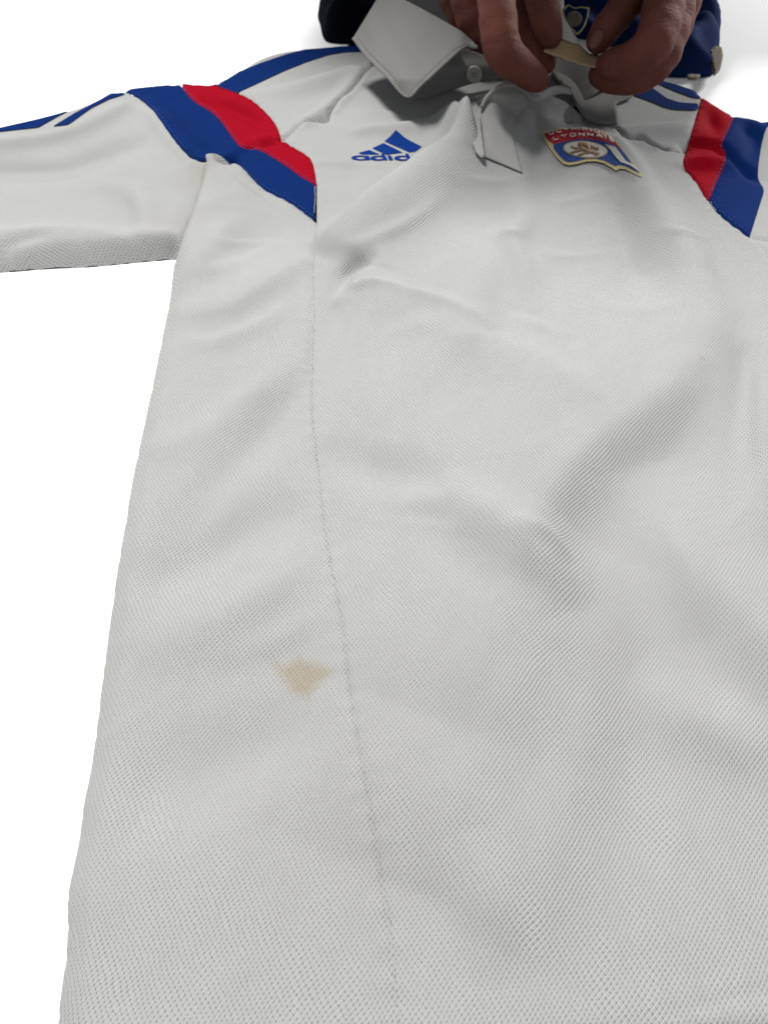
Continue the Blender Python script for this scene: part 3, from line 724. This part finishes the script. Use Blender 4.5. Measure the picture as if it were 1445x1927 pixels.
_e = resample(FLAP[9:22], 5); _v, _f = tube([W(x, y, flapZ(x, y) - .0008) for x, y in _e], .00095, 8)
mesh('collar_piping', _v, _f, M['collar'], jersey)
_i = resample([(x + dx, y + dy) for (x, y), (dx, dy) in zip(FLAP[9:22], [(-6, -3), (-7, -4), (-6, -6), (-6, -6), (-6, -6), (-6, -7), (-4, -9), (-2, -10), (2, -10), (5, -8), (6, -6), (6, -6), (9, -3)])], 1.0)
V = []; F = []
for k in range(0, len(_i) - 5, 6):
    v, f = tube([W(*_i[k + q], flapZ(*_i[k + q]) - .0011) for q in (0, 2, 4)], .00022, 5); o = len(V); V += v; F += [tuple(o + j for j in t) for t in f]
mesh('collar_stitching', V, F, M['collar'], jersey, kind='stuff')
stand_p = plane_z((790, 170, .034), (945, 150, .036), (895, 100, .058))
STAND = [(760, 168), (800, 135), (845, 105), (866, 92), (899, 99), (925, 113), (941, 127), (951, 141), (949, 148), (943, 151), (925, 152), (905, 154), (880, 160), (850, 170), (810, 186), (775, 190)]
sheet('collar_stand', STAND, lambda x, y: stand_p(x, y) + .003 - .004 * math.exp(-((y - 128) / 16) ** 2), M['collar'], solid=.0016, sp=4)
# button on the stand
bc = W(892, 140, stand_p(892, 140) - .0028); bx = W(912, 140, stand_p(912, 140) - .0028) - bc; by = W(892, 120, stand_p(892, 120) - .0028) - bc
bx /= np.linalg.norm(bx); by /= np.linalg.norm(by); bn = np.cross(bx, by)
R = 15 / FPX * stand_p(892, 140)
prof = [(0, .0010), (.55, .0009), (.62, .0011), (.80, .0019), (.92, .0019), (1.0, .0010), (1.0, -.0006), (0, -.0006)]
V = []; F = []; n = 28
for r_, h_ in prof:
    for k in range(n):
        th = 2 * math.pi * k / n; V.append(bc + R * r_ * (math.cos(th) * bx + math.sin(th) * by) + h_ * bn)
for i in range(len(prof) - 1):
    for k in range(n): F.append((i * n + k, i * n + (k + 1) % n, (i + 1) * n + (k + 1) % n, (i + 1) * n + k))
bt = mesh('button', V, F, M['button'], jersey)
for k in range(4):
    th = math.pi / 4 + k * math.pi / 2; c = bc + R * .22 * (math.cos(th) * bx + math.sin(th) * by) + .0011 * bn
    v, f = tube([c - .0002 * bn, c + .0003 * bn], R * .09, 8); mesh('button_hole', v, f, M['beige'], bt)
# placket
def on_cloth(lift):
    def z(x, y):
        q = cast([x], [y], lift)[0]; return (CAM_H - q[2]) / float(drop(y))
    return z
def sheet_on(name, px, lift, mat, lf=None, sp=5.0, solid=.001, **kw):
    p = resample(px, sp * .8, True); v, f = fill(p, (), sp); f = f[:, ::-1]
    q = cast(v[:, 0], v[:, 1], 0.0); Z = (CAM_H - q[:, 2]) / drop(v[:, 1])
    # keep the sheet even: blur depth a little by fitting a quadratic, then lift towards the eye
    X = (v - v.mean(0)) / 50; A = np.c_[np.ones(len(v)), X, X[:, 0] * X[:, 1], X ** 2, X ** 3]
    c = np.linalg.lstsq(A, Z, rcond=None)[0]; Zs = np.minimum(A @ c, Z) - lift
    if lf is not None: Zs = Zs - arr([lf(x, y) for x, y in v])
    return mesh(name, W(v[:, 0], v[:, 1], Zs), f, mat, jersey, uv=v * .0005, solid=solid, **kw)
PLACKET = [(904, 207), (914, 186), (928, 171), (940, 163), (953, 160), (972, 161), (988, 172), (1002, 185), (1000, 200), (978, 210), (972, 222), (964, 240), (966, 260), (971, 280), (978, 304), (983, 324), (945, 308), (911, 294), (907, 250)]
def placketZ(x, y):
    z = np.interp(y, [158, 200, 250, 300, 330], [.049, .040, .032, .0255, .0205]) + .0022 * math.sin((x - 905) / 18) - .00009 * max(0, x - 950)
    return wz(x, y, z)
_pl_cast = lambda x, y: (CAM_H - cast([x], [y], .0012)[0][2]) / float(drop(y))
def placketZ2(x, y):
    k = min(1, max(0, (y - 178) / 45)); k = k * k * (3 - 2 * k)
    zc = _pl_cast(x, y) - .0006
    return placketZ(x, y) * (1 - k) + zc * k if k < 1 else zc
M['placket'] = plain('white_placket_twill', (.265, .262, .255), scale=1500, bump=.35, var=.07, spec=.06)
sheet('placket', PLACKET, placketZ2, M['placket'], sp=4, solid=.0009, rim=.0004, rimw=3)
_uy = np.linspace(184, 300, 8); _uz = arr([_pl_cast(900, y) for y in _uy]); _uz[1:-1] = (_uz[:-2] + _uz[1:-1] + _uz[2:]) / 3
sheet('placket_underlap', [(885, 188), (896, 188), (903, 215), (907, 255), (912, 294), (906, 297), (895, 286), (887, 262), (884, 225)], lambda x, y: float(np.interp(y, _uy, _uz)) - .0030, M['placket'], sp=4, solid=.0008)
WAVE = smooth([(906, 203, 3.5), (914, 186, 4), (928, 171, 4), (940, 163, 4), (953, 160, 4), (972, 162, 4.5), (988, 173, 5), (1003, 187, 6), (1020, 184, 7), (1036, 173, 8), (1052, 169, 7.5), (1066, 171, 6), (1074, 176, 3)], 4)
wp = [W(x, y, placketZ(x, min(y, 180)) - .001) for x, y, r in WAVE]; v, f = tube(wp, [r / FPX * .62 for x, y, r in WAVE], 12)
mesh('collar_band', v, f, M['placket'], jersey)
LEAF_R = [(1030, 95), (1040, 140), (1058, 160), (1070, 167), (1077, 182), (1085, 198), (1093, 212), (1102, 223), (1121, 231), (1140, 232), (1161, 232), (1160, 212), (1158, 194), (1190, 180), (1200, 150), (1150, 110), (1090, 90)]
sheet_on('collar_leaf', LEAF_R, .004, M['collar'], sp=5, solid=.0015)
# inside of the neck behind the hands
NECK = [(690, 70), (740, -20), (900, -40), (1010, -40), (1060, -20), (1062, 60), (1120, 120), (1160, 150), (1080, 200), (1000, 200), (930, 175), (860, 165), (780, 140)]
neck_p = plane_z((700, 60, .022), (1000, 190, .018), (1100, 100, .030))
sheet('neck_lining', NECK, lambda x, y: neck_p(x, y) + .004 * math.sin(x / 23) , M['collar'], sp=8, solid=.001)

# ------------------------------------------------------------------ tag between the fingers
ZT = .605
tag_px = [(1023, 93), (1040, 88), (1057, 70), (1075, 76), (1091, 85), (1109, 101), (1127, 103), (1131, 130), (1100, 122), (1067, 113), (1024, 97)]
tag = sheet('paper_tag', tag_px, lambda x, y: ZT + (x - 1070) * .00006 - (y - 95) * .00025 + .0015 * math.sin((x - 1020) / 30), M['tag'], parent=None, sp=4, solid=.0007)
tag['label'] = 'small creased beige tag pinched between thumb and fingers above collar'; tag['category'] = 'tag'
lab = sheet('loop', [(1047, 15), (1054, 24), (1066, 40), (1078, 60), (1092, 84), (1075, 80), (1057, 73), (1054, 50)], lambda x, y: ZT + .004, M['crest_white'], parent=tag, sp=4, solid=.0005)

# ------------------------------------------------------------------ blue garment behind the collar
blue = bpy.data.objects.new('blue_garment', None); C.objects.link(blue)
blue['label'] = 'crumpled royal blue garment with shield crest behind the jersey collar'; blue['category'] = 'garment'
def bundle(name, px, mat, hmax, r, seed, extra=(), parent=blue, z=.0, amp=.020, kw=42.):
    fp = arr([G(x, y, 0)[:2] for x, y in px]) if px is not None else None
    fp = np.vstack([fp, arr(extra)]) if len(extra) else fp
    fp = resample(smooth(np.vstack([fp, fp[:1]]), 5)[:-1], .005, True)
    v, f = fill(fp, (), .005); d = seg_dist(v, fp, True)[0]; k = np.clip(d / r, 0, 1); prof = np.sqrt(1 - (1 - k) ** 2)
    rg = np.random.default_rng(seed); n = np.zeros(len(v))
    for i in range(16):
        th = rg.uniform(0, math.pi); fr = rg.uniform(.6, 1.6) * kw; ph = rg.uniform(0, 6.28); warp = .012 * np.sin(v[:, 1] * 40 + rg.uniform(0, 6)) + .012 * np.sin(v[:, 0] * 37 + rg.uniform(0, 6))
        n += (1 - np.abs(np.sin((v[:, 0] * math.cos(th) + v[:, 1] * math.sin(th) + warp) * fr + ph)) * 1.6) / 16 ** .5 / 2
    zz = z + .001 + prof * (hmax + amp * n)
    return mesh(name, np.c_[v, np.maximum(zz, z + .0005)], f, mat, parent)
bundle('blue_fabric', [(1235, 146), (1290, 148), (1338, 144), (1347, 120), (1352, 90), (1350, 60), (1338, 38), (1326, 20)], M['navy'], .026, .03, 3,
       extra=[(.40, 1.08), (.25, 1.15), (.05, 1.12), (.0, .95), (.05, .87), (.2, .86), (.255, .81)])
bundle('shaded_fabric', [(640, 84), (612, 78), (603, 50), (600, 20)], M['black'], .03, .03, 5, extra=[(-.06, 1.05), (.03, 1.1), (.09, 1.0), (.09, .9), (.03, .85)])  # navy cloth in shade, the shade put into a black colour
bundle('blue_fabric', [(640, 34), (620, 30), (607, 14), (606, -10)], M['navy'], .040, .02, 8, extra=[(-.05, 1.03), (.0, 1.06), (.03, .97), (.0, .93)], amp=.02, kw=60.)
sheet('beige_lining', [(1336, 95), (1346, 86), (1357, 88), (1360, 105), (1356, 125), (1345, 136), (1340, 118)], lambda x, y: wz(x, y, .014), M['beige'], parent=blue, sp=4, solid=.004)
sheet('beige_lining', [(1291, 141), (1300, 139), (1318, 140), (1312, 147), (1296, 147)], lambda x, y: wz(x, y, .0125), M['beige'], parent=blue, sp=4, solid=.002)
# its shield crest
def shieldZ(dz): return lambda x, y: .672 - dz
SH = [(1057, 18), (1068, 7), (1080, 14), (1094, 12), (1109, 14), (1107, 30), (1101, 48), (1094, 58), (1086, 66), (1074, 52), (1062, 35)]
sc_ = sheet('crest_patch', SH, shieldZ(0), M['gold'], parent=blue, sp=4, solid=.001)
sh_in = arr(SH); cc = sh_in.mean(0); sh_in = cc + (sh_in - cc) * .86
sheet('crest_field', sh_in, shieldZ(.0009), M['navy'], parent=sc_, sp=4, solid=.0004)
sheet('crest_disc', [(1080 + 15 * math.cos(t), 35 + 15 * math.sin(t)) for t in np.linspace(0, 6.28, 24, endpoint=False)], shieldZ(.0016), M['beige'], parent=sc_, sp=4, solid=.0004)

# ------------------------------------------------------------------ hands: smooth union of tapered limbs, meshed as one skin
def surface_nets(f, org, h):
    nx, ny, nz = f.shape; s = f < 0
    acc = np.zeros((nx - 1, ny - 1, nz - 1, 3)); cnt = np.zeros((nx - 1, ny - 1, nz - 1))
    def sl(a, c): return a[c[0]:nx - 1 + c[0], c[1]:ny - 1 + c[1], c[2]:nz - 1 + c[2]]
    cs = [(i, j, k) for i in (0, 1) for j in (0, 1) for k in (0, 1)]
    for a in cs:
        for ax in range(3):
            if a[ax]: continue
            b = list(a); b[ax] = 1; f0, f1 = sl(f, a), sl(f, b); m = (f0 < 0) != (f1 < 0)
            t = np.where(m, f0 / np.where(m, f0 - f1, 1), 0); 
            for q in range(3): acc[..., q] += m * (a[q] + (t if q == ax else 0))
            cnt += m
    act = cnt > 0; idx = -np.ones(act.shape, int); idx[act] = np.arange(act.sum())
    V = (np.argwhere(act) + acc[act] / cnt[act][:, None]) * h + org; F = []
    for ax in range(3):
        u, v = (ax + 1) % 3, (ax + 2) % 3
        a = np.take(s, range(0, s.shape[ax] - 1), ax); b = np.take(s, range(1, s.shape[ax]), ax); e = np.argwhere(a != b)
        e = e[(e[:, u] > 0) & (e[:, v] > 0) & (e[:, u] < idx.shape[u]) & (e[:, v] < idx.shape[v])]
        def g(du, dv):
            q = e.copy(); q[:, u] -= du; q[:, v] -= dv; return idx[q[:, 0], q[:, 1], q[:, 2]]
        quad = np.stack([g(1, 1), g(0, 1), g(0, 0), g(1, 0)], -1); ins = a[e[:, 0], e[:, 1], e[:, 2]]
        quad[~ins] = quad[~ins][:, ::-1]; F.append(quad)
    F = np.vstack(F); return V, F[(F >= 0).all(1)]
def smin(a, b, k):
    h = np.clip(.5 + .5 * (b - a) / k, 0, 1); return b + (a - b) * h - k * h * (1 - h)
def chain(pts):
    """(px, py, depth, radius in px) -> world points and radii"""
    return [(arr(p[0]), p[1]) if len(p) == 2 else (W(*p[:3]), p[3] * p[2] / FPX) for p in pts]
def limb_sdf(P, ch, k=.004):
    d = None
    for (a, ra), (b, rb) in zip(ch[:-1], ch[1:]):
        ab = b - a; t = np.clip(((P - a) @ ab) / (ab @ ab), 0, 1); q = np.linalg.norm(P - a - t[..., None] * ab, axis=-1) - (ra + (rb - ra) * t)
        d = q if d is None else smin(d, q, k)
    return d
def skin_mat():
    m, nt, b = new_mat('skin'); L = nt.links; tc = N(nt, 'ShaderNodeTexCoord')
    n1 = N(nt, 'ShaderNodeTexNoise'); n1.inputs['Scale'].default_value = 45; n1.inputs['Detail'].default_value = 5; L.new(tc.outputs['Object'], n1.inputs['Vector'])
    vo = N(nt, 'ShaderNodeTexVoronoi'); vo.inputs['Scale'].default_value = 1100; L.new(tc.outputs['Object'], vo.inputs['Vector'])
    n2 = N(nt, 'ShaderNodeTexNoise'); n2.inputs['Scale'].default_value = 300; n2.inputs['Detail'].default_value = 4; L.new(tc.outputs['Object'], n2.inputs['Vector'])
    L.new(mixc(nt, n1.outputs['Fac'], (.068, .021, .0145), (.150, .047, .034)), b.inputs['Base Color'])
    bp = N(nt, 'ShaderNodeBump'); bp.inputs['Strength'].default_value = .7; bp.inputs['Distance'].default_value = .0007
    mp = N(nt, 'ShaderNodeMapping'); mp.inputs['Scale'].default_value = (90, 330, 330); L.new(tc.outputs['Object'], mp.inputs[0])
    n3 = N(nt, 'ShaderNodeTexNoise'); n3.inputs['Scale'].default_value = 1; n3.inputs['Detail'].default_value = 4; n3.inputs['Distortion'].default_value = .6; L.new(mp.outputs[0], n3.inputs['Vector'])
    L.new(math_n(nt, 'ADD', math_n(nt, 'MULTIPLY', n3.outputs['Fac'], 1.6), math_n(nt, 'ADD', math_n(nt, 'MULTIPLY', vo.outputs['Distance'], .4), n2.outputs['Fac'])), bp.inputs['Height']); L.new(bp.outputs[0], b.inputs['Normal'])
    b.inputs['Roughness'].default_value = .68; b.inputs['Subsurface Weight'].default_value = .05; b.inputs['Subsurface Radius'].default_value = (.006, .002, .001); b.inputs['Subsurface Scale'].default_value = .5
    b.inputs['Specular IOR Level'].default_value = .14
    return m
M['skin'] = skin_mat(); M['nail'] = plain('fingernail', (.115, .052, .040), scale=300, bump=.05, var=.08, rough=.6, spec=.2)
person = bpy.data.objects.new('person', None); C.objects.link(person)
person['label'] = 'person reaching in, both bare hands pinching a tag at the collar'; person['category'] = 'person'
def hand(name, fingers, palm, creases, parent, h=.0013, mat='skin'):
    fc = [chain(smooth(f, 2)) if mat == 'skin' and len(f[0]) == 4 else chain(f) for f in fingers]; pc = [chain(p) for p in palm]
    allp = np.vstack([arr([q for q, _ in c]) for c in fc + pc]); rm = max(r for c in fc + pc for _, r in c)
    lo, hi = allp.min(0) - rm - .008, allp.max(0) + rm + .008
    ax = [np.arange(lo[i], hi[i], h) for i in range(3)]; shp = tuple(len(a) for a in ax)
    f = np.full(shp, .05)
    def boxed(c, k, kk):
        p = arr([q for q, _ in c]); r = max(x for _, x in c) + .026
        i0 = np.maximum(((p.min(0) - r - lo) / h).astype(int), 0); i1 = np.minimum(((p.max(0) + r - lo) / h).astype(int) + 2, shp)
        sl = tuple(slice(i0[q], i1[q]) for q in range(3)); X = np.meshgrid(*[ax[q][sl[q]] for q in range(3)], indexing='ij')
        f[sl] = smin(f[sl], np.minimum(limb_sdf(np.stack(X, -1), c, k), .05), kk)
    for c in fc: boxed(c, .004, .0018)
    for c in pc: boxed(c, .02, .012)
    for cr_ in [c for c in creases if len(c) == 8]:  # lines round a joint
        x0, y0, z0, x1, y1, z1, wd, dep = cr_; c = W(x0, y0, z0); t = W(x1, y1, z1) - c; t /= np.linalg.norm(t); R_ = .020
        i0 = np.maximum(((c - R_ - lo) / h).astype(int), 0); i1 = np.minimum(((c + R_ - lo) / h).astype(int) + 2, shp)
        sl = tuple(slice(i0[q], i1[q]) for q in range(3)); X = np.stack(np.meshgrid(*[ax[q][sl[q]] for q in range(3)], indexing='ij'), -1) - c
        al = X @ t; rad = np.linalg.norm(X, axis=-1)
        f[sl] += dep * np.exp(-((al + .0015 * np.sin(X[..., 0] * 400)) / wd) ** 2) * np.clip((R_ - rad) / .006, 0, 1)
    for cx_, cy_, cZ, cr, dep in [c for c in creases if len(c) == 5]:           # knuckle creases and nail beds pressed in
        c = W(cx_, cy_, cZ); i0 = np.maximum(((c - 3 * cr - lo) / h).astype(int), 0); i1 = np.minimum(((c + 3 * cr - lo) / h).astype(int) + 2, shp)
        sl = tuple(slice(i0[q], i1[q]) for q in range(3)); X = np.stack(np.meshgrid(*[ax[q][sl[q]] for q in range(3)], indexing='ij'), -1)
        f[sl] += dep * np.exp(-((X - c) ** 2).sum(-1) / (cr * cr))
    v, q = surface_nets(f, lo, h)
    return mesh(name, v, q, M[mat], parent)
# hand on the left of the photograph
lh = hand('hand', [
    [(918, -150, .60, 34), (930, -50, .578, 34), (937, 40, .566, 34), (946, 96, .570, 32), (974, 122, .582, 27.5), (998, 142, .592, 23.5), (1014, 152, .600, 18.5)],
    [(862, -140, .64, 31), (872, -40, .63, 30), (888, 40, .635, 28), (910, 88, .645, 22)],
    [(1000, -150, .61, 31), (1012, -60, .595, 30), (1019, 0, .595, 28), (1028, 40, .598, 25), (1036, 68, .602, 21)],
    [(930, -160, .65, 34), (965, -40, .645, 30), (990, 45, .63, 25), (1016, 92, .622, 21), (1029, 121, .622, 16)],
    [(830, -130, .67, 29), (840, -40, .67, 26), (862, 30, .675, 21)],
], [[(915, -160, .62, 58), (930, -270, .65, 68), (930, -400, .70, 54)], [(850, -150, .65, 46), (880, -270, .67, 58), (920, -400, .70, 52)], [(1000, -160, .62, 38), (960, -270, .65, 58), (930, -400, .70, 52)],
    [(930, -400, .70, 52), ((.085, 1.02, .195), .031)]],
    [(944, 88, .568, 966, 112, .578, .0014, .0004), (940, 74, .566, 946, 96, .570, .0012, .0003), (985, 131, .586, 1000, 142, .593, .0012, .0003), (1024, 24, .596, 1028, 38, .598, .0012, .0003)], person)
rh = hand('hand', [
    [(1262, -130, .63, 34), (1212, -50, .612, 30), (1180, 5, .604, 28), (1144, 50, .597, 26), (1124, 78, .599, 21)],
    [(1255, -160, .61, 38), (1254, -60, .592, 37), (1246, 20, .580, 37), (1230, 78, .575, 35), (1198, 108, .580, 30), (1162, 119, .588, 26), (1142, 121, .594, 21)],
    [(1300, -150, .62, 34), (1284, -60, .602, 33), (1270, 20, .594, 33), (1246, 100, .590, 33), (1206, 138, .594, 31), (1160, 144, .604, 28), (1130, 140, .610, 23)],
    [(1330, -140, .64, 32), (1300, -40, .630, 30), (1272, 50, .63, 28), (1235, 120, .632, 26)],
], [[(1260, -160, .62, 54), (1300, -280, .65, 68), (1330, -400, .70, 54)], [(1320, -150, .64, 46), (1340, -280, .66, 58), (1335, -400, .70, 52)], [(1270, -140, .64, 42), (1290, -280, .66, 60)],
    [(1330, -400, .70, 52), ((.345, 1.02, .195), .031)]],
    [(1222, 90, .576, 1200, 108, .580, .0014, .0004), (1178, 115, .584, 1160, 120, .588, .0012, .0003), (1234, 116, .590, 1206, 138, .594, .0014, .0004),
     (1160, 32, .600, 1144, 50, .597, .0012, .0003), (1122, 72, .580, .007, .0006)], person)
# nails
def nail(px, py, Z, w, l, ang, tilt, parent):
    ca, sa = math.cos(ang), math.sin(ang); V = []; F = []; nu, nv = 9, 11
    for i in range(nu):
        for k in range(nv):
            u = -1 + 2 * i / (nu - 1); t = -1 + 2 * k / (nv - 1)
            ww = w * (1 - .28 * max(0, t) ** 3 - .22 * max(0, -t) ** 4)
            x = u * ww; y = t * l * math.sqrt(1 - .22 * u * u)
            dz = .0022 * u * u + .0009 * t * t + tilt * t
            V.append(W(px + x * ca - y * sa, py + x * sa + y * ca, Z + dz))
    for i in range(nu - 1):
        for k in range(nv - 1): F.append((i * nv + k, i * nv + k + 1, (i + 1) * nv + k + 1, (i + 1) * nv + k))
    return mesh('fingernail', V, F, M['nail'], parent, solid=.0005)
nail(1122, 73, .5862, 12, 19, .55, .0012, rh)
# unseen kneeling body, added leaning over the collar to shade it: clothing, head, knees
EL, ER, SL, SR = (.00, 1.10, .285), (.405, 1.13, .285), (-.15, .90, .52), (.22, .92, .52)
PX = -.09
def sh_(ll): return [[((p[0] + PX, p[1], p[2]), r) for p, r in l] for l in ll]
hand('shirt', [[((.092, .995, .188), .040), ((.065, 1.06, .225), .044), (EL, .052), (SL, .068)], [((.335, .995, .188), .040), ((.36, 1.06, .225), .044), (ER, .052), (SR, .068)]],
     sh_([[((.135, .86, .56), .075), ((.14, .95, .56), .125), ((.18, 1.22, .45), .15), ((.215, 1.50, .25), .15)], [((.00, .91, .54), .10), ((.11, 1.22, .42), .13), ((.15, 1.50, .25), .13)],
      [((.27, .93, .54), .10), ((.27, 1.22, .42), .13), ((.28, 1.50, .25), .13)]]), [], person, h=.006, mat='navy')
hand('trousers', [[((.12, 1.52, .21), .10), ((.02, 1.30, .09), .075), ((.03, 1.54, .065), .058), ((.04, 1.72, .045), .042)], [((.31, 1.52, .21), .10), ((.42, 1.30, .09), .075), ((.40, 1.54, .065), .058), ((.39, 1.72, .045), .042)]],
     [[((.15, 1.52, .22), .12), ((.28, 1.52, .22), .12)]], [], person, h=.006, mat='black')
HX, HY, HZ = -.225, -.42, -.08
def hp(l): return [((x + HX, y + HY, z + HZ), r) for (x, y, z), r in l]
hand('head', [hp([((.22, 1.27, .60), .055), ((.215, 1.205, .645), .055)]), hp([((.215, 1.12, .60), .030), ((.215, 1.13, .66), .058), ((.215, 1.17, .70), .078), ((.215, 1.20, .725), .080)]), hp([((.215, 1.075, .645), .012), ((.215, 1.085, .665), .010)]),
     hp([((.132, 1.17, .675), .012), ((.130, 1.185, .70), .016)]), hp([((.298, 1.17, .675), .012), ((.300, 1.185, .70), .016)])], [], [], person, h=.004)
hand('hair', [hp([((.215, 1.155, .765), .055), ((.215, 1.21, .76), .074), ((.215, 1.255, .70), .065)]), hp([((.16, 1.19, .75), .05), ((.155, 1.24, .70), .05)]), hp([((.27, 1.19, .75), .05), ((.275, 1.24, .70), .05)])], [], [], person, h=.004, mat='black')
